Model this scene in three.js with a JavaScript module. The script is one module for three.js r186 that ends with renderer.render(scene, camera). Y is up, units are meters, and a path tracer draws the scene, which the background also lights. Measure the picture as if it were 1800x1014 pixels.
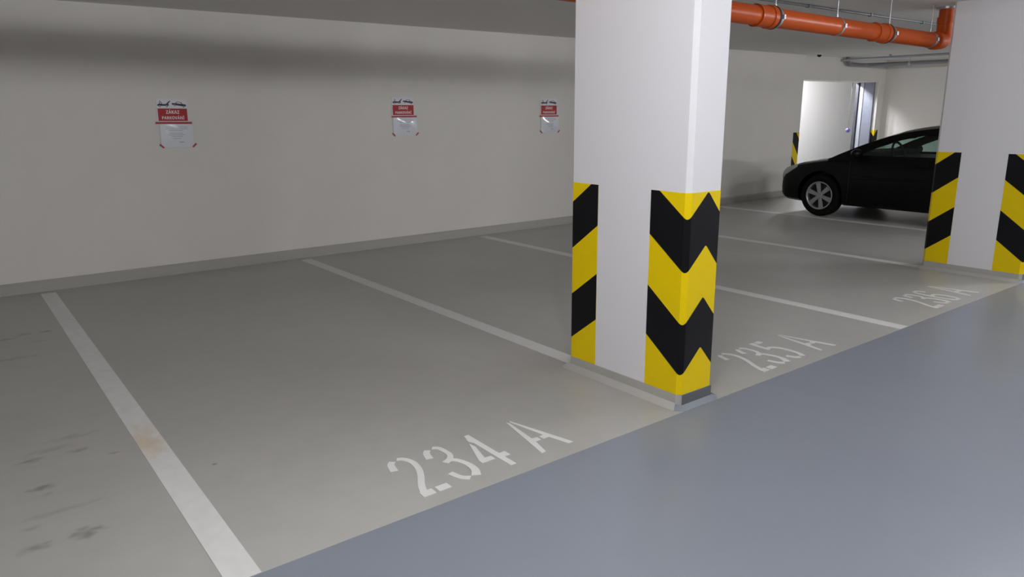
import * as THREE from 'three';
import { RoundedBoxGeometry } from 'three/addons/geometries/RoundedBoxGeometry.js';
import { mergeGeometries, mergeVertices, toCreasedNormals } from 'three/addons/utils/BufferGeometryUtils.js';
import { ImprovedNoise } from 'three/addons/math/ImprovedNoise.js';
import { Brush, Evaluator, SUBTRACTION } from 'three-bvh-csg';

// ------------------------------------------------------------------ camera, exposure
const scene = new THREE.Scene();
scene.background = new THREE.Color(0x000000);
const camera = new THREE.PerspectiveCamera(42.8, 1800 / 1014, 0.05, 80);
camera.position.set(0, 1.6, 0);
{
  const yaw = 0.6581, pitch = 0.2361, roll = -0.007;
  const fw = new THREE.Vector3(Math.sin(yaw) * Math.cos(pitch), -Math.sin(pitch), -Math.cos(yaw) * Math.cos(pitch));
  const r0 = new THREE.Vector3(Math.cos(yaw), 0, Math.sin(yaw)), u0 = new THREE.Vector3().crossVectors(r0, fw);
  const r = r0.clone().multiplyScalar(Math.cos(roll)).addScaledVector(u0, Math.sin(roll));
  const u = u0.clone().multiplyScalar(Math.cos(roll)).addScaledVector(r0, -Math.sin(roll));
  camera.quaternion.setFromRotationMatrix(new THREE.Matrix4().makeBasis(r, u, fw.clone().negate()));
}
const renderer = new THREE.WebGLRenderer({ antialias: true });
renderer.toneMapping = THREE.LinearToneMapping;
renderer.toneMappingExposure = 0.66;
renderer.shadowMap.enabled = true;
// fluorescent battens hang under the ceiling along the near edge of the driving lane: [x, y, z, intensity of each light]
const LAMP_COLOR = 0xf6f6fc;
const LAMPS = [[-4.3, 2.475, -1.45, 4.2], [1.2, 2.475, -1.45, 4.5], [5.5, 2.475, -1.45, 1.2], [9.9, 2.475, -1.45, 3.0], [-1.6, 2.475, 0.8, 2.4], [3.3, 2.475, 0.8, 3.5], [8.4, 2.475, 0.8, 6.2], [13.0, 2.475, 0.8, 11]];
const PASSAGE_LAMP = [15.0, 2.345, -8.58, 5.2];

// ------------------------------------------------------------------ dimensions
const D = -7.958, EDGE = -2.395, CEIL = 2.585;            // back wall, edge of the bays, ceiling
const XL = -8.5, XR = 16.2, ZF = 8.6;                      // left wall, right wall, front wall
const LINES = [0.649, 3.131, 5.572, 7.949, 10.463, 12.95]; // painted bay lines
const OPEN = [13.09, 15.95, 2.145], WALLT = 0.46;          // passage opening: x from, x to, height

// ------------------------------------------------------------------ helpers
let seed = 20231;
const rnd = () => { seed = (seed * 1664525 + 1013904223) % 4294967296; return seed / 4294967296; };
const used = {};
const numbered = n => { used[n] = (used[n] ?? -1) + 1; return used[n] ? n + '_' + String(used[n]).padStart(3, '0') : n; };
function mesh(name, geo, mat, parent, label) {
  const m = new THREE.Mesh(geo, mat); m.castShadow = m.receiveShadow = true;
  m.name = parent ? name : numbered(name);
  if (label) m.userData.label = label;
  (parent || scene).add(m); return m;
}
function thing(name, label, category, pos = [0, 0, 0], group) {
  const g = new THREE.Group(); g.name = numbered(name); g.position.set(...pos);
  g.userData = { label, category }; if (group) g.userData.group = group;
  scene.add(g); return g;
}
function struct(name, geo, mat, label, category) {
  const m = mesh(name, geo, mat); m.userData = { kind: 'structure', label, category }; return m;
}
function box(x0, x1, y0, y1, z0, z1) {
  const g = new THREE.BoxGeometry(x1 - x0, y1 - y0, z1 - z0); g.translate((x0 + x1) / 2, (y0 + y1) / 2, (z0 + z1) / 2); return g;
}
function uvMetres(g, s = 1) {                                // box projection, uv in metres
  g = g.index ? g.toNonIndexed() : g; const p = g.attributes.position, uv = new Float32Array(p.count * 2);
  g.computeVertexNormals(); const n = g.attributes.normal;
  for (let i = 0; i < p.count; i++) {
    const ax = Math.abs(n.getX(i)), ay = Math.abs(n.getY(i)), az = Math.abs(n.getZ(i));
    let a, b;
    if (ay >= ax && ay >= az) { a = p.getX(i); b = -p.getZ(i); } else if (az >= ax) { a = p.getX(i); b = p.getY(i); } else { a = p.getZ(i); b = p.getY(i); }
    uv[2 * i] = a * s; uv[2 * i + 1] = b * s;
  }
  g.setAttribute('uv', new THREE.BufferAttribute(uv, 2)); return g;
}
function cyl(a, b, r, seg = 20, r2 = r) {
  const A = new THREE.Vector3(...a), B = new THREE.Vector3(...b), L = A.distanceTo(B);
  const g = new THREE.CylinderGeometry(r2, r, L, seg); g.translate(0, L / 2, 0);
  g.applyQuaternion(new THREE.Quaternion().setFromUnitVectors(new THREE.Vector3(0, 1, 0), B.clone().sub(A).normalize()));
  g.translate(...a); return g;
}
const noise = new ImprovedNoise();
const fbm = (x, y, o = 4, z = 0.37) => { let v = 0, a = 0.5, f = 1; for (let i = 0; i < o; i++) { v += a * noise.noise(x * f, y * f, z + i * 7.1); a *= 0.5; f *= 2.03; } return v; };
function dataTex(w, h, fn, srgb = true, repeat) {
  const d = new Uint8Array(w * h * 4);
  for (let j = 0; j < h; j++) for (let i = 0; i < w; i++) {
    const c = fn(i / w, j / h, i, j), k = 4 * (j * w + i);
    d[k] = Math.max(0, Math.min(255, c[0])); d[k + 1] = Math.max(0, Math.min(255, c[1])); d[k + 2] = Math.max(0, Math.min(255, c[2])); d[k + 3] = 255;
  }
  const t = new THREE.DataTexture(d, w, h); t.magFilter = THREE.LinearFilter; t.minFilter = THREE.LinearMipmapLinearFilter; t.generateMipmaps = true;
  if (srgb) t.colorSpace = THREE.SRGBColorSpace;
  if (repeat) { t.wrapS = t.wrapT = THREE.RepeatWrapping; t.repeat.set(...repeat); }
  t.needsUpdate = true; return t;
}
// tiling value noise out of fbm: blends the four shifted copies so that the edges meet
const tile = (u, v, n, o) => {
  const a = fbm(u * n, v * n, o), b = fbm((u - 1) * n, v * n, o), c = fbm(u * n, (v - 1) * n, o), d = fbm((u - 1) * n, (v - 1) * n, o);
  return (a * (1 - u) + b * u) * (1 - v) + (c * (1 - u) + d * u) * v;
};

// ------------------------------------------------------------------ materials
const plasterBump = dataTex(256, 256, (u, v) => { const n = 128 + 120 * tile(u, v, 14, 4); return [n, n, n]; }, false, [0.8, 0.8]);
const plasterMap = dataTex(256, 256, (u, v) => { const n = tile(u, v, 4, 5) * 9; return [226 + n, 223 + n, 216 + n * 1.1]; }, true, [0.35, 0.35]);
const M = {
  wall: new THREE.MeshStandardMaterial({ map: plasterMap, roughness: 0.75, bumpMap: plasterBump, bumpScale: 0.0012 }),
  ceiling: new THREE.MeshStandardMaterial({ color: 0xe8e5e0, roughness: 0.85, bumpMap: plasterBump, bumpScale: 0.002 }),
  pillar: new THREE.MeshStandardMaterial({ color: 0xe6e5e6, roughness: 0.55, bumpMap: plasterBump, bumpScale: 0.0008 }),
  lane: null, bays: null,
  plinth: new THREE.MeshStandardMaterial({ color: 0xb0aea6, roughness: 0.4 }),
  plinthDark: new THREE.MeshStandardMaterial({ color: 0x5c5d60, roughness: 0.4 }),
  cove: new THREE.MeshStandardMaterial({ color: 0xb6b5b0, roughness: 0.3 }),
  paint: new THREE.MeshStandardMaterial({ color: 0xdcdcd8, roughness: 0.45 }),
  yellow: new THREE.MeshPhysicalMaterial({ color: 0xeccd00, roughness: 0.38, specularIntensity: 0.5 }),
  black: new THREE.MeshPhysicalMaterial({ color: 0x0e0e12, roughness: 0.4, specularIntensity: 0.4 }),
  orange: new THREE.MeshPhysicalMaterial({ color: 0xbc4e12, roughness: 0.36, specularIntensity: 0.45 }),
  rubber: new THREE.MeshStandardMaterial({ color: 0x1b1412, roughness: 0.7 }),
  zinc: new THREE.MeshStandardMaterial({ color: 0xb9bcc0, roughness: 0.35, metalness: 0.85 }),
  zincDull: new THREE.MeshStandardMaterial({ color: 0x8b8d8f, roughness: 0.5, metalness: 0.6 }),
  steel: new THREE.MeshStandardMaterial({ color: 0x868b98, roughness: 0.6, metalness: 0.1 }),
  steelLight: new THREE.MeshStandardMaterial({ color: 0xb4b8c2, roughness: 0.6, metalness: 0.1 }),
  steelDark: new THREE.MeshStandardMaterial({ color: 0x4a4b52, roughness: 0.6, metalness: 0.1 }),
  white: new THREE.MeshStandardMaterial({ color: 0xf0efec, roughness: 0.6 }),
  darkPlastic: new THREE.MeshStandardMaterial({ color: 0x151618, roughness: 0.6 }),
  carPaint: new THREE.MeshPhysicalMaterial({ color: 0x030405, roughness: 0.4, specularIntensity: 0.3, clearcoat: 0.12, clearcoatRoughness: 0.1 }),
  glass: new THREE.MeshPhysicalMaterial({ color: 0xc4d8d2, roughness: 0.02, transmission: 1, thickness: 0, ior: 1.5 }),
  lens: new THREE.MeshPhysicalMaterial({ color: 0xa8aaa6, roughness: 0.25, clearcoat: 1, clearcoatRoughness: 0.05 }),
  redLens: new THREE.MeshPhysicalMaterial({ color: 0x5a0a0a, roughness: 0.25, clearcoat: 1 }),
  alloy: new THREE.MeshStandardMaterial({ color: 0xa9abae, roughness: 0.35, metalness: 0.7 }),
  tyre: new THREE.MeshPhysicalMaterial({ color: 0x09090a, roughness: 0.85, specularIntensity: 0.4 }),
  cabin: new THREE.MeshStandardMaterial({ color: 0x1b1e1e, roughness: 0.9 }),
  redTape: new THREE.MeshStandardMaterial({ color: 0xa8262a, roughness: 0.4 }),
  lampBody: new THREE.MeshStandardMaterial({ color: 0xdadada, roughness: 0.5 }),
  lampGlow: new THREE.MeshStandardMaterial({ color: 0xffffff, emissive: LAMP_COLOR, emissiveIntensity: 4 }),
  cord: new THREE.MeshStandardMaterial({ color: 0x77777c, roughness: 0.7 }),
  knob: new THREE.MeshPhysicalMaterial({ color: 0x7d73c8, roughness: 0.12, metalness: 0.4, clearcoat: 1 }),
};
// grey coating of the bays with oil drips and tyre marks in the bay left of the first line
const stains = [[0.22, -6.35, .07, .022, .5], [0.338, -6.418, .045, .03, .5], [0.475, -6.401, .035, .03, .6], [0.2, -5.79, .16, .03, .28], [0.141, -3.939, .05, .022, .5], [0.336, -3.93, .05, .02, .45],
  [0.157, -3.602, .05, .028, .6], [0.17, -3.53, .02, .02, .25], [0.088, -3.246, .03, .016, .3], [0.252, -3.079, .055, .04, .55], [0.081, -3.081, .05, .028, .42], [0.473, -3.789, .022, .01, .5], [0.824, -3.358, .009, .009, 1],
  [0.33, -4.13, .1, .03, .2], [0.24, -4.02, .13, .03, .2], [0.2, -3.33, .16, .02, .18], [0.4, -6.15, .05, .02, .2]];
const BW = 2048, BH = 620, bx0 = -3.8, bx1 = XR;
const bayMap = dataTex(BW, BH, (u, v) => {
  const x = bx0 + u * (bx1 - bx0), z = EDGE - v * (EDGE - D);
  const n = fbm(x * 0.9, z * 0.9, 4) * 10 + fbm(x * 7, z * 7, 3, 4.2) * 5;
  let c = [170 + n, 169 + n, 163 + n];
  for (const [sx, sz, rx, rz, k] of stains) {
    const dx = (x - sx) / rx, dz = (z - sz) / rz; const q = dx * dx + dz * dz; if (q > 9) continue;
    const a = k * Math.max(0, Math.min(1, 1.25 - Math.sqrt(q) + 1.5 * fbm(x * 22, z * 34, 3, 9.1)));
    c = [c[0] * (1 - 0.42 * a), c[1] * (1 - 0.41 * a), c[2] * (1 - 0.44 * a)];
  }
  return c;
});
M.bays = new THREE.MeshPhysicalMaterial({ map: bayMap, roughness: 0.36 });
const laneMap = dataTex(512, 512, (u, v) => { const n = tile(u, v, 5, 5) * 10; return [130 + n, 136 + n, 144 + n]; }, true, [0.16, 0.16]);
const laneRough = dataTex(256, 256, (u, v) => { const n = 80 + tile(u, v, 5, 4) * 24; return [n, n, n]; }, false, [0.2, 0.2]);
M.lane = new THREE.MeshPhysicalMaterial({ map: laneMap, roughness: 1, roughnessMap: laneRough });

// ------------------------------------------------------------------ the setting
const floorGeo = box(bx0, XR, -0.2, 0, D - 0.02, EDGE);
{ const p = floorGeo.attributes.position, uv = floorGeo.attributes.uv; for (let i = 0; i < p.count; i++) uv.setXY(i, (p.getX(i) - bx0) / (bx1 - bx0), (EDGE - p.getZ(i)) / (EDGE - D)); }
const floor = struct('floor', floorGeo, M.bays, 'grey coated floor of the parking bays with white lines and numbers', 'floor');
const lane = struct('floor', uvMetres(mergeGeometries([box(XL, XR, -0.2, -0.001, EDGE, ZF), box(XL, bx0, -0.2, -0.001, D - 0.02, EDGE)].map(g => g.toNonIndexed()))), M.lane, 'glossy blue-grey floor of the driving lane', 'floor');
struct('ceiling', uvMetres(box(XL - 0.3, XR + 0.3, CEIL, CEIL + 0.25, D - 0.4, ZF + 0.3)), M.ceiling, 'plain grey concrete ceiling above the bays', 'ceiling');
// back wall with the passage opening
const ws = new THREE.Shape([[XL - 0.3, -0.2], [OPEN[0], -0.2], [OPEN[0], OPEN[2]], [OPEN[1], OPEN[2]], [OPEN[1], -0.2], [XR + 0.02, -0.2], [XR + 0.02, CEIL + 0.2], [XL - 0.3, CEIL + 0.2]].map(a => new THREE.Vector2(...a)));
const wallGeo = new THREE.ExtrudeGeometry(ws, { depth: WALLT, bevelEnabled: false }); wallGeo.translate(0, 0, D - WALLT);
const wallBack = struct('wall_back', uvMetres(wallGeo), M.wall, 'long white plastered wall behind the bays with three notices', 'wall');
struct('wall_right', uvMetres(box(XR, XR + 0.3, -0.2, CEIL + 0.2, D, ZF + 0.3)), M.wall, 'white end wall beyond the parked black car', 'wall');
struct('wall_left', uvMetres(box(XL - 0.3, XL, -0.2, CEIL + 0.2, D, ZF + 0.3)), M.wall, 'white end wall on the near side of the garage', 'wall');
struct('wall_front', uvMetres(box(XL, XR, -0.2, CEIL + 0.2, ZF, ZF + 0.3)), M.wall, 'white wall on the far side of the driving lane', 'wall');
// baseboard: coating turned up the wall with a sloped top edge
function baseboard(name, x0, x1, label) {
  const s = new THREE.Shape([[0, 0], [0.03, 0], [0.03, 0.088], [0.012, 0.106], [0, 0.106]].map(a => new THREE.Vector2(...a)));
  const g = new THREE.ExtrudeGeometry(s, { depth: x1 - x0, bevelEnabled: false });   // x -> out of the wall, z -> along
  g.rotateY(-Math.PI / 2); g.rotateY(0);
  const p = g.attributes.position;
  for (let i = 0; i < p.count; i++) { const along = -p.getX(i), out = p.getZ(i); p.setXYZ(i, x0 + along, p.getY(i), D + out); }
  g.computeVertexNormals();
  return struct(name, g, M.plinth, label, 'baseboard');
}
baseboard('baseboard_back', XL, OPEN[0] - 0.001, 'grey upturned floor edging along the foot of the back wall');
struct('baseboard_right', box(XR - 0.025, XR, 0, 0.1, D + 0.01, ZF), M.plinth, 'grey upturned floor edging along the foot of the end wall', 'baseboard');
// passage behind the opening
const PB = -9.9;
struct('wall_passage_back', uvMetres(box(12.2, 19.6, -0.2, 2.6, PB - 0.2, PB)), M.white, 'bright white wall of the passage seen through the opening', 'wall');
struct('wall_passage_left', uvMetres(box(12.0, 12.2, -0.2, 2.6, PB - 0.2, D - WALLT - 0.002)), M.white, 'white side wall of the passage beside the opening', 'wall');
struct('wall_passage_right', uvMetres(box(19.6, 19.8, -0.2, 2.6, PB - 0.2, D - WALLT - 0.002)), M.white, 'white far side wall of the passage behind the end wall', 'wall');
struct('wall_passage_front', uvMetres(box(XR + 0.02, 19.8, -0.2, 2.6, D - WALLT, D - WALLT + 0.2)), M.white, 'white wall of the passage behind the garage end wall', 'wall');
struct('ceiling_passage', uvMetres(box(12.0, 19.8, 2.45, 2.6, PB - 0.2, D - WALLT - 0.002)), M.white, 'white ceiling of the passage behind the opening', 'ceiling');
struct('floor_passage', uvMetres(box(12.0, 19.8, -0.2, -0.001, PB - 0.2, D - 0.02)), M.lane, 'floor of the passage behind the opening', 'floor');

// steel frame on the right reveal of the opening
const frame = new THREE.Group(); frame.name = 'door_1'; frame.userData = { kind: 'structure', label: 'grey steel gate frame in the right reveal of the passage opening', category: 'door frame' }; scene.add(frame);
mesh('cladding', box(15.925, 15.949, 0, 2.14, -8.41, -8.05), M.steel, frame);
mesh('guide_rail', box(15.88, 15.925, 0, 2.14, -8.41, -8.35), M.steelDark, frame, 'dark guide rail at the back edge');
mesh('cover_strip', box(15.905, 15.9245, 0, 2.14, -8.325, -8.255), M.steelLight, frame, 'pale cover strip');
mesh('edge_angle', box(15.9, 15.949, 0, 2.14, -8.052, -8.03), M.steel, frame);

// ------------------------------------------------------------------ painted bay lines (parts of the floor)
const lineTex = dataTex(64, 1024, (u, v) => {
  const x = u * 0.15, z = v * 5.5; const n = fbm(x * 14, z * 14, 3) * 10 + fbm(x * 3, z * 1.2, 3, 5) * 12;
  let c = [219 + n, 219 + n, 215 + n];
  const q = Math.hypot((u - 0.3) / 0.75, (z - 1.43) / 0.2), a = Math.max(0, Math.min(1, 1.3 - q + 1.2 * fbm(x * 15, z * 9, 3, 2.2)));
  return [c[0] * (1 - 0.04 * a), c[1] * (1 - 0.09 * a), c[2] * (1 - 0.17 * a)];
});
const linePaint1 = new THREE.MeshStandardMaterial({ map: lineTex, roughness: 0.5 });
const linePaint = new THREE.MeshStandardMaterial({ color: 0xd6d6d2, roughness: 0.5 });
const lineZ0 = [EDGE, -3.345, EDGE, -3.345, EDGE, EDGE];
LINES.forEach((x, i) => {
  const w = 0.12, z0 = lineZ0[i] - 0.001, z1 = D + 0.13, g = box(x - w / 2, x + w / 2, 0, 0.0018, z1, z0);
  const p = g.attributes.position, uv = g.attributes.uv; for (let k = 0; k < p.count; k++) uv.setXY(k, (p.getX(k) - x) / w + 0.5, (z0 - p.getZ(k)) / 5.5);
  mesh('parking_line', g, i ? linePaint : linePaint1, floor, ['white line left of bay 234 A with a beige stain', 'white line running to the near pillar between bays 234 and 235', 'white line between bays 235 and 236', 'white line running to the far pillar', 'white line just in front of the black car', 'white line on the far side of the black car'][i]);
});

// ------------------------------------------------------------------ stencilled bay numbers
const V2 = (x, y) => new THREE.Vector2(x, y);
function stroke(pts, w0, w1 = w0, wm = (w0 + w1) / 2) {       // a smooth brush stroke of changing width as a closed outline
  const c = new THREE.SplineCurve(pts.map(p => V2(...p))), N = 26, L = [], R = [];
  for (let i = 0; i <= N; i++) {
    const t = i / N, p = c.getPoint(t), d = c.getTangent(t), w = (t < 0.5 ? w0 + (wm - w0) * t * 2 : wm + (w1 - wm) * (t - 0.5) * 2) / 2;
    L.push(V2(p.x - d.y * w, p.y + d.x * w)); R.push(V2(p.x + d.y * w, p.y - d.x * w));
  }
  return L.concat(R.reverse());
}
const poly = pts => pts.map(p => V2(...p));
const GLYPH = {
  two: [stroke([[.056, .374], [.034, .348], [.018, .285]], .03, .036), stroke([[.084, .382], [.108, .368], [.127, .325], [.126, .275], [.112, .22], [.084, .16], [.05, .1], [.024, .035]], .028, .032, .03),
    poly([[.003, 0], [.066, 0], [.066, .045], [.03, .045], [.006, .045]]), poly([[.083, 0], [.145, 0], [.145, .045], [.083, .045]])],
  three: [stroke([[.054, .374], [.032, .348], [.015, .29]], .03, .036), stroke([[.084, .382], [.108, .362], [.115, .32], [.114, .27], [.09, .232], [.052, .212]], .028, .034, .026),
    stroke([[.08, .222], [.108, .2], [.127, .135], [.122, .07], [.096, .022]], .026, .044, .03), stroke([[.014, .112], [.03, .05], [.06, .018]], .03, .036, .028)],
  four: [poly([[.098, .397], [.124, .397], [.124, .135], [.158, .135], [.158, .09], [.124, .09], [.124, 0], [.092, 0], [.092, .3], [.078, .33]]), poly([[.069, .31], [.075, .263], [.041, .138], [.075, .135], [.075, .099], [0, .099], [.002, .131]])],
  five: [poly([[.03, .397], [.072, .397], [.072, .355], [.058, .355], [.05, .25], [.02, .235]]), poly([[.087, .397], [.14, .397], [.14, .355], [.087, .355]]),
    stroke([[.028, .245], [.075, .262], [.118, .22], [.128, .14], [.118, .065], [.094, .022]], .03, .038, .03), stroke([[.008, .09], [.028, .04], [.06, .018]], .03, .034)],
  six: [stroke([[.07, .384], [.034, .35], [.017, .25], [.017, .14], [.032, .05], [.066, .014]], .028, .034, .034), stroke([[.084, .384], [.112, .362], [.128, .31]], .03, .034),
    stroke([[.022, .195], [.07, .225], [.115, .195], [.128, .12], [.116, .05], [.082, .014]], .026, .034, .03)],
  a: [poly([[.108, .403], [.204, .006], [.172, .006], [.145, .123], [.109, .123], [.109, .157], [.137, .16], [.1, .385]]), poly([[.082, .401], [.09, .37], [.064, .16], [.094, .157], [.094, .123], [.058, .123], [.027, .006], [0, .006]])],
};
const glyphGeo = {};
for (const k in GLYPH) {
  const gs = GLYPH[k].map((o, i) => { const g = new THREE.ExtrudeGeometry(new THREE.Shape(o), { depth: 0.0014 + i * 0.0003, bevelEnabled: false }); g.rotateX(-Math.PI / 2); return g; });
  glyphGeo[k] = mergeGeometries(gs);
}
[['234 A', ['two', 'three', 'four', 'a'], 1.437], ['235 A', ['two', 'three', 'five', 'a'], 3.915], ['236 A', ['two', 'three', 'six', 'a'], 6.335]].forEach(([txt, ks, x]) => {
  const g = new THREE.Group(); g.name = 'bay_number'; g.position.set(x, 0.0002, -2.487); floor.add(g); g.userData.label = 'white stencilled bay number ' + txt;
  ks.forEach((k, i) => { const m = mesh(i < 3 ? 'digit' : 'letter', glyphGeo[k], M.paint, g); m.position.x = [0, 0.195, 0.38, 0.665][i]; });
});

// ------------------------------------------------------------------ hazard tape: a thin band that follows a path in plan and carries slanting black stripes
function band(path, top, bot, off, thick) {                   // path: [[x, z] ...], outward side on the left of travel; top/bot: functions of arc length
  const nrm = [], s = [0];
  for (let i = 0; i < path.length; i++) {
    if (i) s.push(s[i - 1] + Math.hypot(path[i][0] - path[i - 1][0], path[i][1] - path[i - 1][1]));
    const a = path[Math.max(0, i - 1)], b = path[Math.min(path.length - 1, i + 1)];
    const dx = b[0] - a[0], dz = b[1] - a[1], l = Math.hypot(dx, dz); nrm.push([-dz / l, dx / l]);
  }
  const pos = [], idx = [];
  path.forEach(([x, z], i) => { for (const o of [off, off + thick]) for (const y of [bot(s[i]), top(s[i])]) pos.push(x + nrm[i][0] * o, y, z + nrm[i][1] * o); });
  const q = (a, b, c, d) => idx.push(a, b, c, a, c, d);
  for (let i = 0; i + 1 < path.length; i++) { const a = 4 * i, b = a + 4; q(a + 2, b + 2, b + 3, a + 3); q(a, a + 1, b + 1, b); q(a + 1, a + 3, b + 3, b + 1); q(a, b, b + 2, a + 2); }
  const e = 4 * (path.length - 1); q(0, 2, 3, 1); q(e, e + 1, e + 3, e + 2);
  const g = new THREE.BufferGeometry(); g.setAttribute('position', new THREE.Float32BufferAttribute(pos, 3)); g.setIndex(idx);
  const o = toCreasedNormals(g, 0.6); return o;
}
// cut a path so that the ends of each stripe get their own vertices
function densify(path, step) {
  const o = [path[0]];
  for (let i = 1; i < path.length; i++) { const [a, b] = [path[i - 1], path[i]], n = Math.max(1, Math.ceil(Math.hypot(b[0] - a[0], b[1] - a[1]) / step)); for (let k = 1; k <= n; k++) o.push([a[0] + (b[0] - a[0]) * k / n, a[1] + (b[1] - a[1]) * k / n]); }
  return o;
}
// stripes: height of the upper edge of each black stripe at the path start and the slope; pattern repeats over 'period'
function hazardTape(parent, path, y0, y1, starts, knots, blackH, label) {
  const t = mesh('hazard_tape', band(path, () => y1, () => y0, 0.0006, 0.0012), M.yellow, parent, label);
  const dp = densify(path, 0.012);
  const lift = s => { for (let i = 1; i < knots.length; i++) if (s <= knots[i][0] || i === knots.length - 1) { const [a, b] = [knots[i - 1], knots[i]]; return a[1] + (b[1] - a[1]) * (s - a[0]) / (b[0] - a[0]); } };
  for (const st of starts) {
    const cl = v => Math.max(y0, Math.min(y1, v));
    mesh('black_stripe', band(dp, s => cl(st + lift(s)), s => cl(st + lift(s) - blackH), 0.0018, 0.0008), M.black, t);
  }
}

// ------------------------------------------------------------------ concrete pillars
const PW = 0.283, PD = 0.9, CH = 0.024;                       // width, depth, chamfer
function pillarOutline(grow = 0) {                            // origin at the near left corner, body towards +x and -z
  const a = -grow, b = PW + grow, c = -PD - grow, d = grow, k = CH + grow * 0.4;
  return [[a, c + k], [a, d - k], [a + k, d], [b - k, d], [b, d - k], [b, c + k], [b - k, c], [a + k, c]];
}
function prism(outline, y0, y1) {
  const s = new THREE.Shape(outline.map(([x, z]) => V2(x, -z))), g = new THREE.ExtrudeGeometry(s, { depth: y1 - y0, bevelEnabled: false });
  g.rotateX(-Math.PI / 2); g.translate(0, y0, 0); return g;
}
function coveRing(outline, outer, h) {                        // sloped fillet between floor and plinth
  const pos = [], idx = [], n = outline.length;
  for (let i = 0; i < n; i++) pos.push(outline[i][0], h, outline[i][1], outer[i][0], 0.0005, outer[i][1], outline[i][0], 0.0005, outline[i][1]);
  for (let i = 0; i + 1 < n; i++) { const a = 3 * i, b = 3 * (i + 1); idx.push(a, a + 1, b + 1, a, b + 1, b, a + 1, a + 2, b + 2, a + 1, b + 2, b + 1); }
  const g = new THREE.BufferGeometry(); g.setAttribute('position', new THREE.Float32BufferAttribute(pos, 3)); g.setIndex(idx); return toCreasedNormals(g, 0.5);
}
function makePillar(label) {
  const t = thing('concrete_pillar', label, 'pillar', [0, 0, 0], 'white pillars between the bays');
  mesh('shaft', uvMetres(prism(pillarOutline(0), 0.076, CEIL)), M.pillar, t);
  mesh('plinth', prism(pillarOutline(0.003), 0, 0.077), M.plinth, t, 'grey coated foot of the pillar');
  mesh('plinth_face', box(CH * 0.8, PW - CH * 0.5, 0.018, 0.0768, 0.0031, 0.0055), M.plinthDark, t, 'dark grey coated foot towards the lane');
  const o = pillarOutline(0.003), e = pillarOutline(0.045);
  mesh('cove', coveRing([o[4], o[5], o[6], o[7], o[0], o[1]].reverse().concat([]), [e[4], e[5], e[6], e[7], e[0], e[1]].reverse(), 0.028), M.cove, t, 'pale grey fillet at the floor');
  mesh('lane_cove', coveRing([o[1], o[2], o[3], o[4]].reverse(), [e[1], e[2], e[3], e[4]].reverse(), 0.02), M.lane, t, 'blue-grey fillet towards the lane');
  const P = pillarOutline(0);
  // tape round the near left corner, then the near face to the right corner, as one chevron
  const corner = 0.255 - CH + CH * 1.414 / 2;
  const wrap = [[0, -0.255], [0, -CH], [CH, 0], [PW - CH, 0], [PW, -CH], [PW, -0.255]];
  const len = []; { let s = 0; wrap.forEach((p, i) => { if (i) s += Math.hypot(p[0] - wrap[i - 1][0], p[1] - wrap[i - 1][1]); len.push(s); }); }
  const c2 = (len[3] + len[4]) / 2, mid = corner + 0.15;
  hazardTape(t, wrap, 0.078, 1.184, [1.229, 0.659], [[0, 0], [corner, -0.187], [mid, -0.045], [c2, -0.18], [len[5], 0.0]], 0.284, 'yellow and black tape wrapped round the near corner');
  // tape round the far left corner
  const far = [[0.255, -PD], [CH, -PD], [0, -PD + CH], [0, -PD + 0.24]];
  const l1 = 0.255 - CH + CH * 0.707, l2 = l1 + 0.24;
  hazardTape(t, far, 0.078, 1.181, [1.231, 0.656], [[0, 0], [l1, -0.18], [l2, 0]], 0.284, 'yellow and black tape at the far corner');
  return t;
}
const p1 = makePillar('white concrete pillar with hazard tape between bays 234 A and 235 A, nearest the camera');
p1.position.set(3.037, 0, -2.436);
const p2 = p1.clone(); p2.name = numbered('concrete_pillar'); scene.add(p2); p2.position.set(7.911, 0, -2.405);
p2.userData = { label: 'white concrete pillar with hazard tape at the right edge, in front of the black car', category: 'pillar', group: 'white pillars between the bays' };

// hazard tape on the jambs of the passage opening
hazardTape(wallBack, [[12.885, D], [OPEN[0], D], [OPEN[0], D - 0.2]].map(p => p), 0.11, 1.175, [1.3, 0.74], [[0, 0], [0.205, -0.25], [0.405, 0]], 0.3, 'yellow and black tape on the left jamb of the opening');
hazardTape(wallBack, [[OPEN[1], D - 0.07], [OPEN[1], D], [16.1, D]], 0.11, 1.16, [1.13, 0.57], [[0, 0], [0.07, -0.1], [0.22, 0.08]], 0.3, 'yellow and black tape on the right jamb of the opening');

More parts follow.
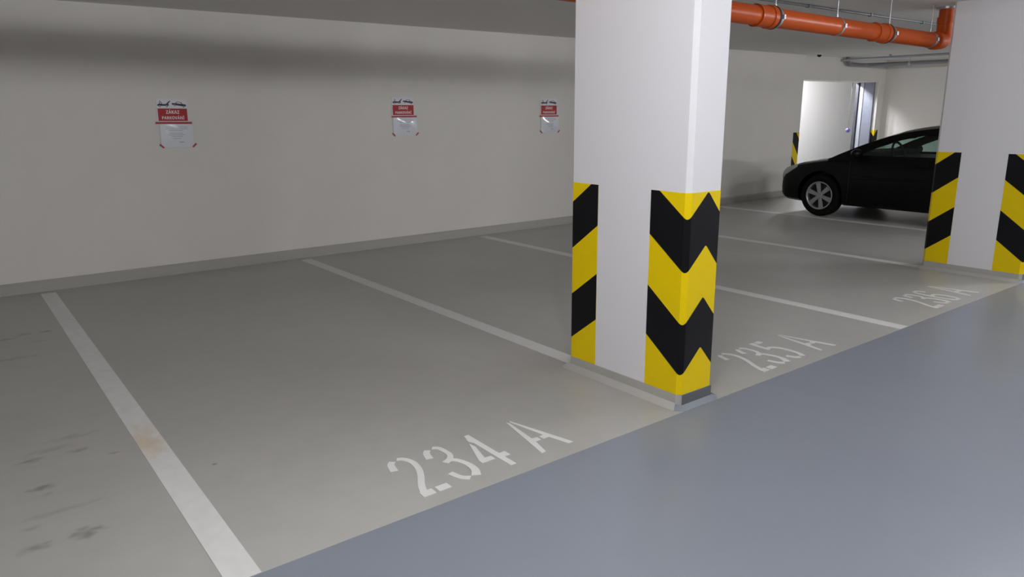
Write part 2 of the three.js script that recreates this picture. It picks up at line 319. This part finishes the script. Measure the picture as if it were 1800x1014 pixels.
// ------------------------------------------------------------------ notices on the wall
function signTexture() {
  const c = document.createElement('canvas'); c.width = 512; c.height = 384; const x = c.getContext('2d');
  x.fillStyle = '#e6e4e8'; x.fillRect(0, 0, 512, 384);
  x.fillStyle = '#2a3242'; x.strokeStyle = '#2a3242';
  // tow truck
  const P = pts => { x.beginPath(); pts.forEach(([a, b], i) => i ? x.lineTo(a, b) : x.moveTo(a, b)); x.closePath(); x.fill(); };
  P([[18, 84], [44, 78], [52, 52], [86, 48], [96, 80], [200, 76], [206, 104], [18, 108]]);
  P([[158, 78], [222, 26], [234, 34], [186, 84]]);
  x.fillStyle = '#e6e4e8'; P([[56, 74], [60, 58], [80, 56], [86, 74]]); x.fillStyle = '#2a3242';
  for (const cx of [54, 168]) { x.beginPath(); x.arc(cx, 108, 17, 0, 7); x.fill(); x.fillStyle = '#e6e4e8'; x.beginPath(); x.arc(cx, 108, 9, 0, 7); x.fill(); x.fillStyle = '#2a3242'; }
  x.fillStyle = '#b04a50'; x.fillRect(54, 30, 22, 14); x.fillStyle = '#2a3242';
  // towed car with its nose up
  P([[254, 62], [312, 64], [342, 40], [410, 46], [428, 74], [484, 84], [488, 112], [420, 110], [256, 86]]);
  x.fillStyle = '#e6e4e8'; P([[326, 66], [346, 47], [402, 52], [412, 74]]); x.fillStyle = '#2a3242';
  for (const [cx, cy] of [[300, 92], [446, 112]]) { x.beginPath(); x.arc(cx, cy, 16, 0, 7); x.fill(); x.fillStyle = '#c8c6cc'; x.beginPath(); x.arc(cx, cy, 8, 0, 7); x.fill(); x.fillStyle = '#2a3242'; }
  // red field with the words
  x.fillStyle = '#ac1116'; x.fillRect(14, 146, 484, 190);
  x.fillStyle = '#f4e6e6'; x.textAlign = 'center'; x.textBaseline = 'middle';
  x.font = 'bold 74px sans-serif'; x.fillText('ZÁKAZ', 256, 200, 250); x.font = 'bold 66px sans-serif'; x.fillText('PARKOVÁNÍ', 256, 288, 420);
  const t = new THREE.CanvasTexture(c); t.colorSpace = THREE.SRGBColorSpace; return t;
}
function noteTexture() {
  const c = document.createElement('canvas'); c.width = 384; c.height = 280; const x = c.getContext('2d');
  x.fillStyle = '#dfe2e8'; x.fillRect(0, 0, 384, 280); x.fillStyle = '#9aa0ae';
  for (const [a, b, w] of [[74, 44, 236], [60, 64, 250], [96, 84, 160], [104, 116, 150], [86, 134, 190], [128, 152, 120], [140, 176, 90]]) for (let k = a; k < a + w; k += 13) x.fillRect(k, b, 9 + (k * 7 % 4), 6);
  x.fillStyle = '#868d9a'; for (let k = 210; k < 256; k += 11) x.fillRect(k, 216, 8, 10);
  const t = new THREE.CanvasTexture(c); t.colorSpace = THREE.SRGBColorSpace; return t;
}
const signMat = new THREE.MeshStandardMaterial({ map: signTexture(), roughness: 0.5 });
const noteMat = new THREE.MeshPhysicalMaterial({ map: noteTexture(), roughness: 0.45, clearcoat: 0.8, clearcoatRoughness: 0.12 });
const paperMat = new THREE.MeshStandardMaterial({ color: 0xdedfe2, roughness: 0.6 });
function sheet(w, h, bulge, phase) {                          // a paper sheet with thickness that bellies a little off the wall
  const g = new THREE.BoxGeometry(w, h, 0.0012, 20, 14, 1), p = g.attributes.position;
  for (let i = 0; i < p.count; i++) { const a = p.getX(i) / w + 0.5, b = p.getY(i) / h + 0.5; p.setZ(i, p.getZ(i) + 0.001 + bulge * (Math.sin(a * Math.PI) * Math.sin(b * Math.PI) * 0.7 + 0.3 * Math.sin(a * 5 + b * 4 + phase) * Math.sin(b * Math.PI) * Math.sin(a * Math.PI) + 0.2)); }
  g.computeVertexNormals(); return g;
}
// [left, top, bar height, bottom, upper width, bar from, bar to, lean, label]
[[1.787, 1.742, 1.512, 1.275, 0.288, 1.762, 2.101, -0.012, 'red and white no-parking notice taped to the wall at bay 234 A, leftmost of three', 0.3],
 [4.373, 1.772, 1.548, 1.326, 0.301, 4.362, 4.704, 0, 'red and white no-parking notice taped to the wall at bay 235 A, middle of three', 1.9],
 [6.665, 1.770, 1.534, 1.310, 0.300, 6.645, 6.988, 0, 'red and white no-parking notice on the wall beside the near pillar, rightmost of three', 3.4]].forEach(([x, top, bar, bot, w, b0, b1, lean, label, ph]) => {
  const cx = x + w / 2, t = thing('no_parking_notice', label, 'notice', [cx, bot, D + 0.0015], 'no-parking notices on the back wall');
  const flat = m => [paperMat, paperMat, paperMat, paperMat, m, paperMat];
  const h1 = top - bar + 0.012, h2 = bar - bot;
  const s1 = mesh('sign_sheet', sheet(w, h1, 0.004, ph), flat(signMat), t, 'printed sheet with tow truck and red field'); s1.position.set(0, top - bot - h1 / 2, 0.001); s1.rotation.z = lean;
  const s2 = mesh('text_sheet', sheet(w * 1.08, h2, 0.011, ph), flat(noteMat), t, 'white sheet in a clear sleeve'); s2.position.set(0.02, h2 / 2, 0.0005); s2.rotation.z = lean;
  const tp = mesh('tape_strip', new RoundedBoxGeometry(b1 - b0, 0.02, 0.0012, 1, 0.0005), M.redTape, t, 'red tape strip'); tp.position.set((b0 + b1) / 2 - cx, bar - bot, 0.0075); tp.rotation.z = lean;
  for (const k of [-1, 1]) { const c = mesh('tape_piece', new RoundedBoxGeometry(0.05, 0.016, 0.0012, 1, 0.0005), M.redTape, t); c.position.set(0.02 + k * (w * 0.54 - 0.002), 0.014, 0.0055); c.rotation.z = k * 0.75; }
});

// ------------------------------------------------------------------ orange drain pipe
{
  const t = thing('drain_pipe', 'orange plastic drain pipe hung under the ceiling between the pillars', 'pipe');
  const Z = -3.5, Y = x => 2.292 - 0.0115 * (x - 4.8), R = 0.072, at = x => [x, Y(x), Z];
  const seg = (name, x0, x1, r, mat, label) => mesh(name, toCreasedNormals(cyl(at(x0), at(x1), r, 40), 0.6), mat, t, label);
  seg('pipe_length', -8.4, 0.2, R, M.orange); seg('pipe_length', 0.2, 5.1, R, M.orange); seg('pipe_length', 5.1, 7.1, R, M.orange); seg('pipe_length', 7.1, 8.1, R, M.orange);
  for (const xe of [0.3, 5.235, 7.02]) {                         // sockets with a rubber ring at the mouth
    const k = seg('socket', xe - 0.19, xe, R + 0.008, M.orange);
    mesh('bead', toCreasedNormals(cyl(at(xe - 0.055), at(xe - 0.005), R + 0.014, 40), 0.6), M.orange, k);
    seg('rubber_ring', xe - 0.004, xe + 0.014, R + 0.016, M.rubber, 'black rubber ring at the socket mouth');
    mesh('lip', toCreasedNormals(cyl(at(xe - 0.21), at(xe - 0.19), R + 0.011, 40, R + 0.009), 0.6), M.orange, k);
  }
  for (const xc of [0.5, 2.6, 5.285, 6.185, 7.09, 7.93]) {        // clamps and threaded rods
    const c = seg('clamp', xc - 0.013, xc + 0.013, R + 0.004, M.zinc, 'galvanised pipe clamp');
    for (const k of [-1, 1]) mesh('clamp_bolt', cyl([xc, Y(xc) - 0.016, Z + k * (R + 0.012)], [xc, Y(xc) + 0.016, Z + k * (R + 0.012)], 0.011, 10), M.zinc, c);
    mesh('hanger_rod', cyl([xc, Y(xc) + R, Z], [xc, CEIL, Z], 0.005, 10), M.zinc, t, 'thin steel hanger rod');
    mesh('rod_nut', cyl([xc, Y(xc) + R, Z], [xc, Y(xc) + R + 0.025, Z], 0.01, 6), M.zinc, c);
  }
  // elbow and riser beside the far pillar
  const cv = new THREE.CurvePath(); const yb = Y(8.1), rx = 8.245;
  const pts = [[8.06, yb, Z], [8.12, yb, Z], [8.2, yb + 0.012, Z], [8.235, yb + 0.05, Z], [rx, yb + 0.11, Z], [rx, yb + 0.16, Z]].map(a => new THREE.Vector3(...a));
  mesh('elbow', new THREE.TubeGeometry(new THREE.CatmullRomCurve3(pts), 24, R + 0.007, 32), M.orange, t);
  mesh('elbow_collar', toCreasedNormals(cyl([8.02, yb, Z], [8.07, yb, Z], R + 0.014, 36), 0.6), M.orange, t);
  mesh('riser', toCreasedNormals(cyl([rx, yb + 0.14, Z], [rx, CEIL, Z], R, 36), 0.6), M.orange, t);
  mesh('riser_socket', toCreasedNormals(cyl([rx, yb + 0.17, Z], [rx, yb + 0.235, Z], R + 0.012, 36), 0.6), M.orange, t);
  mesh('ceiling_collar', cyl([rx, CEIL - 0.022, Z], [rx, CEIL, Z], R + 0.03, 36), M.zinc, t, 'galvanised collar at the ceiling');
}
// thin conduit on the ceiling behind the drain pipe
{
  const t = thing('ceiling_conduit', 'thin grey cable conduit along the ceiling behind the orange pipe', 'conduit');
  mesh('tube', cyl([-8.4, CEIL - 0.014, -4.21], [XR, CEIL - 0.014, -4.21], 0.012, 12), M.zincDull, t);
  for (let x = -7.5; x < 16; x += 1.2) mesh('clip', box(x - 0.012, x + 0.012, CEIL - 0.03, CEIL, -4.23, -4.19), M.zincDull, t);
}
// galvanised pipes along the end wall under the ceiling
{
  const t = thing('water_pipe', 'galvanised pipe bent along the ceiling towards the passage opening', 'pipe');
  const c = new THREE.CatmullRomCurve3([[14.42, CEIL, -7.86], [14.44, 2.5, -7.86], [14.52, 2.46, -7.86], [14.95, 2.455, -7.86], [15.1, 2.455, -7.8], [15.15, 2.455, -7.62], [15.15, 2.455, -7.2], [15.15, 2.45, -6], [15.15, 2.45, -4], [15.15, 2.45, 2]].map(a => new THREE.Vector3(...a)), false, 'catmullrom', 0.2);
  mesh('tube', new THREE.TubeGeometry(c, 160, 0.038, 14), M.zincDull, t);
  for (const z of [-7.0, -5.6, -4.2, -2.8]) { mesh('clamp', cyl([15.15, 2.452, z - 0.02], [15.15, 2.452, z + 0.02], 0.045, 16), M.zinc, t); mesh('hanger_rod', cyl([15.15, 2.49, z], [15.15, CEIL, z], 0.005, 8), M.zinc, t); }
  const t2 = thing('water_pipe', 'slimmer galvanised pipe running close to the ceiling beside the bent pipe', 'pipe');
  mesh('tube', cyl([14.35, 2.53, D + 0.03], [14.35, 2.53, 2], 0.024, 14), M.zinc, t2);
  for (const z of [-7.0, -5.6, -4.2]) mesh('clip', box(14.32, 14.38, 2.53, CEIL - 0.001, z - 0.015, z + 0.015), M.zinc, t2);
}
{
  const t = thing('smoke_detector', 'small dark detector on the ceiling near the passage opening', 'detector', [13.15, CEIL, -7.72]);
  const b = mesh('base', cyl([0, -0.012, 0], [0, 0, 0], 0.055, 24), M.white, t);
  mesh('sensor_dome', new THREE.SphereGeometry(0.042, 20, 10, 0, Math.PI * 2, Math.PI / 2, Math.PI / 2), M.darkPlastic, t).position.y = -0.011;
}
// pull cord in the opening
{
  const t = thing('pull_cord', 'thin pull cord with a shiny violet knob hanging in the passage opening', 'cord', [15.5, 1.16, -8.3]);
  mesh('cord_line', new THREE.TubeGeometry(new THREE.CatmullRomCurve3([[0.02, OPEN[2] - 1.16, 0], [0.015, 0.7, 0], [0.004, 0.3, 0], [0, 0.03, 0]].map(a => new THREE.Vector3(...a))), 20, 0.006, 8), M.cord, t);
  mesh('knob', new THREE.SphereGeometry(0.05, 20, 14), M.knob, t);
}

// ------------------------------------------------------------------ ceiling lamps
function lamp(x, y, z, I, label, ceil) {
  const t = thing('batten_lamp', label, 'lamp', [x, y, z], 'fluorescent battens along the lane');
  mesh('housing', new RoundedBoxGeometry(1.3, 0.05, 0.12, 2, 0.01), M.lampBody, t).position.y = 0.075;
  const g = new THREE.CapsuleGeometry(0.045, 1.15, 6, 16); g.rotateZ(Math.PI / 2);
  mesh('diffuser', g, M.lampGlow, t).position.y = 0.03;
  for (const k of [-0.45, 0.45]) { const h = mesh('hanger', cyl([k, 0.095, 0], [k, ceil - y, 0], 0.006, 8), M.zinc, t); }
  for (const k of [-0.4, 0, 0.4]) { const l = new THREE.PointLight(LAMP_COLOR, I); l.name = 'tube_light'; l.position.set(k, -0.05, 0); l.castShadow = true; l.shadow.radius = 2; t.add(l); }
}
LAMPS.forEach(([x, y, z, I], i) => lamp(x, y, z, I, ['batten lamp over the lane behind the camera on the left', 'batten lamp over the lane before the near pillar', 'batten lamp over the lane between the two pillars', 'batten lamp over the lane beyond the far pillar', 'batten lamp across the lane on the left', 'batten lamp across the lane facing the near pillar', 'batten lamp across the lane facing the far pillar', 'batten lamp across the lane facing the black car'][i], CEIL));
lamp(...PASSAGE_LAMP, 'batten lamp on the ceiling of the passage behind the opening', 2.45);

// ------------------------------------------------------------------ black car, nose towards the back wall
{
  const car = thing('parked_car', 'black hatchback parked nose-in behind the right pillar', 'car', [11.5, 0, -6.90]);   // local z runs from nose (0) to tail (4.25)
  const lerp = (a, b, t) => a + (b - a) * t;
  // stations: z, half width, height of the centre line, height of the shoulder, height of the underside
  const ST = [[0.08, .6, .62, .57, .30], [.105, .69, .665, .61, .26], [.15, .765, .71, .655, .23], [.23, .83, .755, .70, .2], [.4, .862, .81, .755, .19], [.7, .875, .865, .81, .18], [1.0, .88, .91, .86, .18], [1.15, .88, .925, .885, .18], [1.4, .88, .92, .905, .18],
    [2.0, .88, .925, .915, .18], [2.8, .88, .94, .93, .18], [3.4, .875, .955, .945, .19], [3.8, .86, .97, .955, .21], [4.05, .82, .97, .945, .25], [4.17, .76, .95, .92, .29], [4.23, .69, .92, .88, .34], [4.25, .6, .85, .8, .4]];
  const station = z => { let i = 0; while (i < ST.length - 2 && z > ST[i + 1][0]) i++; const a = ST[i], b = ST[i + 1], t = Math.max(0, Math.min(1, (z - a[0]) / (b[0] - a[0]))); return a.map((v, k) => lerp(v, b[k], t)); };
  const section = st => { const [z, w, yt, ye, yb] = st; const h = ye - yb;
    return [[0, yb], [w * .55, yb], [w * .86, yb + .01], [w * .955, yb + .05], [w * .985, yb + h * .2], [w, yb + h * .42], [w * .998, yb + h * .6], [w * .982, yb + h * .78], [w * .965, yb + h * .9], [w * .935, ye - .008], [w * .88, ye + (yt - ye) * .28], [w * .7, ye + (yt - ye) * .62], [w * .4, ye + (yt - ye) * .9], [0, yt]]; };
  const half = section(ST[0]).length, full = 2 * half - 2;
  const zs = []; for (let i = 0; i + 1 < ST.length; i++) { const n = Math.max(1, Math.ceil((ST[i + 1][0] - ST[i][0]) / 0.12)); for (let k = 0; k < n; k++) zs.push(lerp(ST[i][0], ST[i + 1][0], k / n)); } zs.push(4.25);
  const pos = [], idx = [];
  zs.forEach(z => { const s = section(station(z)); const ring = s.concat(s.slice(1, -1).reverse().map(([x, y]) => [-x, y])); ring.forEach(([x, y]) => pos.push(x, y, z)); });
  for (let i = 0; i + 1 < zs.length; i++) for (let k = 0; k < full; k++) { const a = i * full + k, b = i * full + (k + 1) % full, c = a + full, d = b + full; idx.push(a, b, d, a, d, c); }
  for (const [ri, flip] of [[0, 1], [zs.length - 1, 0]]) { const st = station(zs[ri]), ci = pos.length / 3; pos.push(0, (st[2] + st[4]) / 2, zs[ri] + (flip ? -0.02 : 0.01)); for (let k = 0; k < full; k++) { const a = ri * full + k, b = ri * full + (k + 1) % full; flip ? idx.push(ci, b, a) : idx.push(ci, a, b); } }
  let bg = new THREE.BufferGeometry(); bg.setAttribute('position', new THREE.Float32BufferAttribute(pos, 3)); bg.setIndex(idx); bg.computeVertexNormals();
  bg.setAttribute('uv', new THREE.Float32BufferAttribute(new Float32Array(pos.length / 3 * 2), 2));
  const ev = new Evaluator(); ev.useGroups = false; ev.attributes = ['position', 'normal', 'uv'];
  let body = new Brush(bg, M.carPaint); body.updateMatrixWorld();
  const WZ = [0.85, 3.45], WR = 0.315, WY = 0.313;
  for (const z of WZ) for (const sx of [-1, 1]) {
    const cg = new THREE.CylinderGeometry(0.365, 0.365, 0.36, 40); cg.rotateZ(Math.PI / 2); const b = new Brush(cg, M.carPaint); b.position.set(sx * 0.86, WY + 0.01, z); b.updateMatrixWorld();
    body = ev.evaluate(body, b, SUBTRACTION); body.updateMatrixWorld();
  }
  mesh('body', toCreasedNormals(body.geometry, 0.55), M.carPaint, car);
  // patches that lie on the body surface: lamps, mouldings
  const along = (z, v) => { const s = section(station(z)), f = v * (half - 1), i = Math.min(half - 2, Math.floor(f)), t = f - i; return [lerp(s[i][0], s[i + 1][0], t), lerp(s[i][1], s[i + 1][1], t)]; };
  function patch(name, side, z0, z1, v0, v1, off, mat, label, slant = 0) {
    const N = 14, K = 8, pp = [], ii = [];
    for (let i = 0; i <= N; i++) for (let k = 0; k <= K; k++) { const tz = i / N, v = lerp(v0 + slant * tz, v1, k / K), z = lerp(z0, z1, tz); const [x, y] = along(z, v);
      const e = Math.min(tz, 1 - tz, k / K, 1 - k / K), o = off * Math.min(1, e * 5); pp.push(side * (x + o), y + o * .5, z - o); }
    for (let i = 0; i < N; i++) for (let k = 0; k < K; k++) { const a = i * (K + 1) + k, b = a + K + 1; ii.push(a, b, b + 1, a, b + 1, a + 1); }
    const g = new THREE.BufferGeometry(); g.setAttribute('position', new THREE.Float32BufferAttribute(pp, 3)); g.setIndex(ii); g.computeVertexNormals(); mesh(name, g, mat, car, label);
  }
  for (const s of [-1, 1]) {
    patch('headlight', s, 0.1, 0.42, 6.3 / 13, 9.9 / 13, 0.014, M.lens, 'grey clear headlight', 0.16);
    patch('tail_light', s, 4.0, 4.22, 7.0 / 13, 9.3 / 13, 0.012, M.redLens, 'dark red tail light');
    patch('side_moulding', s, 1.3, 3.0, 5.9 / 13, 6.2 / 13, 0.008, M.carPaint);
  }
  // greenhouse: roof edge and centre line curves over a common parameter
  const Edge = new THREE.CatmullRomCurve3([[.93, .87], [1.15, .98], [1.5, 1.135], [1.85, 1.25], [2.2, 1.315], [2.6, 1.345], [3.1, 1.335], [3.55, 1.285], [3.9, 1.18], [4.08, 1.05], [4.15, .94]].map(a => new THREE.Vector3(a[0], a[1], 0)));
  const Mid = new THREE.CatmullRomCurve3([[.86, .88], [1.07, .99], [1.43, 1.165], [1.8, 1.3], [2.2, 1.37], [2.6, 1.4], [3.1, 1.39], [3.6, 1.335], [3.98, 1.22], [4.16, 1.07], [4.22, .93]].map(a => new THREE.Vector3(a[0], a[1], 0)));
  const gx = y => 0.815 - (y - 0.91) * 0.46 - Math.max(0, y - 1.15) ** 2 * 0.9;
  function skin(name, t0, t1, umax, off, mat, label) {
    const N = 24, K = 20, pp = [], ii = [];
    for (let i = 0; i <= N; i++) { const t = lerp(t0, t1, i / N), e = Edge.getPoint(t), m = Mid.getPoint(t); for (let k = 0; k <= K; k++) { const u = lerp(-umax, umax, k / K), q = u * u; pp.push(u * gx(e.y), lerp(m.y, e.y, q) + off, lerp(m.x, e.x, q)); } }
    for (let i = 0; i < N; i++) for (let k = 0; k < K; k++) { const a = i * (K + 1) + k, b = a + K + 1; ii.push(a, b, b + 1, a, b + 1, a + 1); }
    const g = new THREE.BufferGeometry(); g.setAttribute('position', new THREE.Float32BufferAttribute(pp, 3)); g.setIndex(ii); g.computeVertexNormals(); return mesh(name, g, mat, car, label);
  }
  skin('windscreen', 0, 0.30, 1, 0, M.glass, 'tinted windscreen'); skin('roof', 0.30, 0.775, 1, 0, M.carPaint); skin('rear_window', 0.775, 1, 1, 0, M.glass, 'tinted rear window');
  const W1 = [[1.38, .942], [1.62, 1.06], [1.9, 1.165], [2.18, 1.23], [2.5, 1.262], [2.46, .95]], W2 = [[2.58, .952], [2.62, 1.267], [2.95, 1.262], [3.25, 1.23], [3.5, 1.12], [3.52, .965]];
  const ePts = []; for (let i = 0; i <= 48; i++) { const e = Edge.getPoint(i / 48); ePts.push([e.x, e.y]); }
  const bend = (g, side, off) => { const p = g.attributes.position; for (let i = 0; i < p.count; i++) { const z = p.getX(i), y = p.getY(i); p.setXYZ(i, side * (gx(y) + off - p.getZ(i)), y, z); } g.computeVertexNormals(); return g; };
  for (const s of [-1, 1]) {
    const sh = new THREE.Shape(poly([[.93, .84], ...ePts, [4.1, .87]])); sh.holes.push(new THREE.Path(poly(W1)), new THREE.Path(poly(W2)));
    mesh('side_frame', bend(new THREE.ExtrudeGeometry(sh, { depth: 0.03, bevelEnabled: false }), s, 0.0), M.carPaint, car);
    mesh('side_window', bend(new THREE.ShapeGeometry(new THREE.Shape(poly(W1))), s, -0.008), M.glass, car, 'tinted front side window');
    mesh('side_window', bend(new THREE.ShapeGeometry(new THREE.Shape(poly(W2))), s, -0.008), M.glass, car, 'tinted rear side window');
    const mr = mesh('door_mirror', new THREE.SphereGeometry(1, 20, 14), M.carPaint, car); mr.scale.set(0.11, 0.07, 0.075); mr.position.set(s * 0.945, 0.97, 1.42);
    const mg = mesh('mirror_glass', new THREE.CylinderGeometry(1, 1, 0.2, 20), M.alloy, mr); mg.rotation.x = Math.PI / 2; mg.scale.set(0.75, 4.5, 0.75); mg.position.z = 0.62;
    mg.scale.set(0.72, 0.4, 0.72);
    for (const z of [2.3, 3.2]) mesh('door_handle', new RoundedBoxGeometry(0.025, 0.03, 0.2, 2, 0.01), M.carPaint, car).position.set(s * 0.87, 0.83, z);
    for (const z of [1.3, 2.52]) mesh('door_seam', new RoundedBoxGeometry(0.006, 0.6, 0.006, 1, 0.002), M.darkPlastic, car).position.set(s * 0.879, 0.56, z);
  }
  mesh('bumper_grille', new RoundedBoxGeometry(0.9, 0.12, 0.05, 2, 0.02), M.darkPlastic, car).position.set(0, 0.38, 0.075);
  // cabin
  mesh('dashboard', new RoundedBoxGeometry(1.35, 0.16, 0.5, 3, 0.06), M.cabin, car).position.set(0, 0.91, 1.36);
  const sw = mesh('steering_wheel', new THREE.TorusGeometry(0.185, 0.016, 10, 32), M.darkPlastic, car); sw.position.set(-0.36, 0.95, 1.75); sw.rotation.x = -0.35;
  for (const [x, z] of [[-0.36, 2.42], [0.36, 2.42], [-0.42, 3.32], [0.42, 3.32]]) {
    const st = mesh('seat_back', new RoundedBoxGeometry(0.48, 0.36, 0.13, 4, 0.055), M.cabin, car); st.position.set(x, 0.95, z); st.rotation.x = 0.25;
    mesh('headrest', new RoundedBoxGeometry(0.25, 0.16, 0.09, 4, 0.04), M.cabin, st).position.set(0, 0.26, 0);
  }
  const rm = mesh('rear_view_mirror', new RoundedBoxGeometry(0.22, 0.06, 0.03, 2, 0.012), M.darkPlastic, car); rm.position.set(0, 1.2, 1.75);
  // wheels
  const tyreGeo = new THREE.LatheGeometry([[.205, -.1], [.27, -.105], [.3, -.095], [WR, -.06], [WR, .06], [.3, .095], [.27, .105], [.205, .1], [.205, -.1]].map(a => V2(...a)), 48); tyreGeo.rotateZ(-Math.PI / 2);
  const rimGeo = new THREE.LatheGeometry([[.207, .098], [.213, .1], [.213, .108], [.196, .107], [.188, .085], [.186, -.08]].map(a => V2(...a)), 48); rimGeo.rotateZ(-Math.PI / 2);
  const dishGeo = new THREE.CylinderGeometry(0.186, 0.186, 0.02, 40); dishGeo.rotateZ(Math.PI / 2);
  const spokeShape = new THREE.Shape(poly([[-.02, .03], [.02, .03], [.034, .192], [-.034, .192]])), spokeGeo = new THREE.ExtrudeGeometry(spokeShape, { depth: 0.022, bevelEnabled: true, bevelSize: 0.004, bevelThickness: 0.004, bevelSegments: 2 }); spokeGeo.rotateY(Math.PI / 2);
  const hubGeo = new THREE.CylinderGeometry(0.036, 0.05, 0.03, 24); hubGeo.rotateZ(-Math.PI / 2);
  for (const z of WZ) for (const s of [-1, 1]) {
    const w = new THREE.Group(); w.name = 'wheel'; car.add(w); w.position.set(s * 0.765, WR, z); if (s < 0) w.rotation.y = Math.PI;
    mesh('tyre', tyreGeo, M.tyre, w); mesh('rim', rimGeo, M.alloy, w); const d = mesh('brake_disc', dishGeo, M.darkPlastic, w); d.position.x = 0.03;
    for (let k = 0; k < 6; k++) { const sp = mesh('spoke', spokeGeo, M.alloy, w); sp.position.x = 0.065; sp.rotation.x = k * Math.PI / 3 + 0.2; }
    mesh('hub_cap', hubGeo, M.alloy, w).position.x = 0.095;
  }
}

renderer.render(scene, camera);
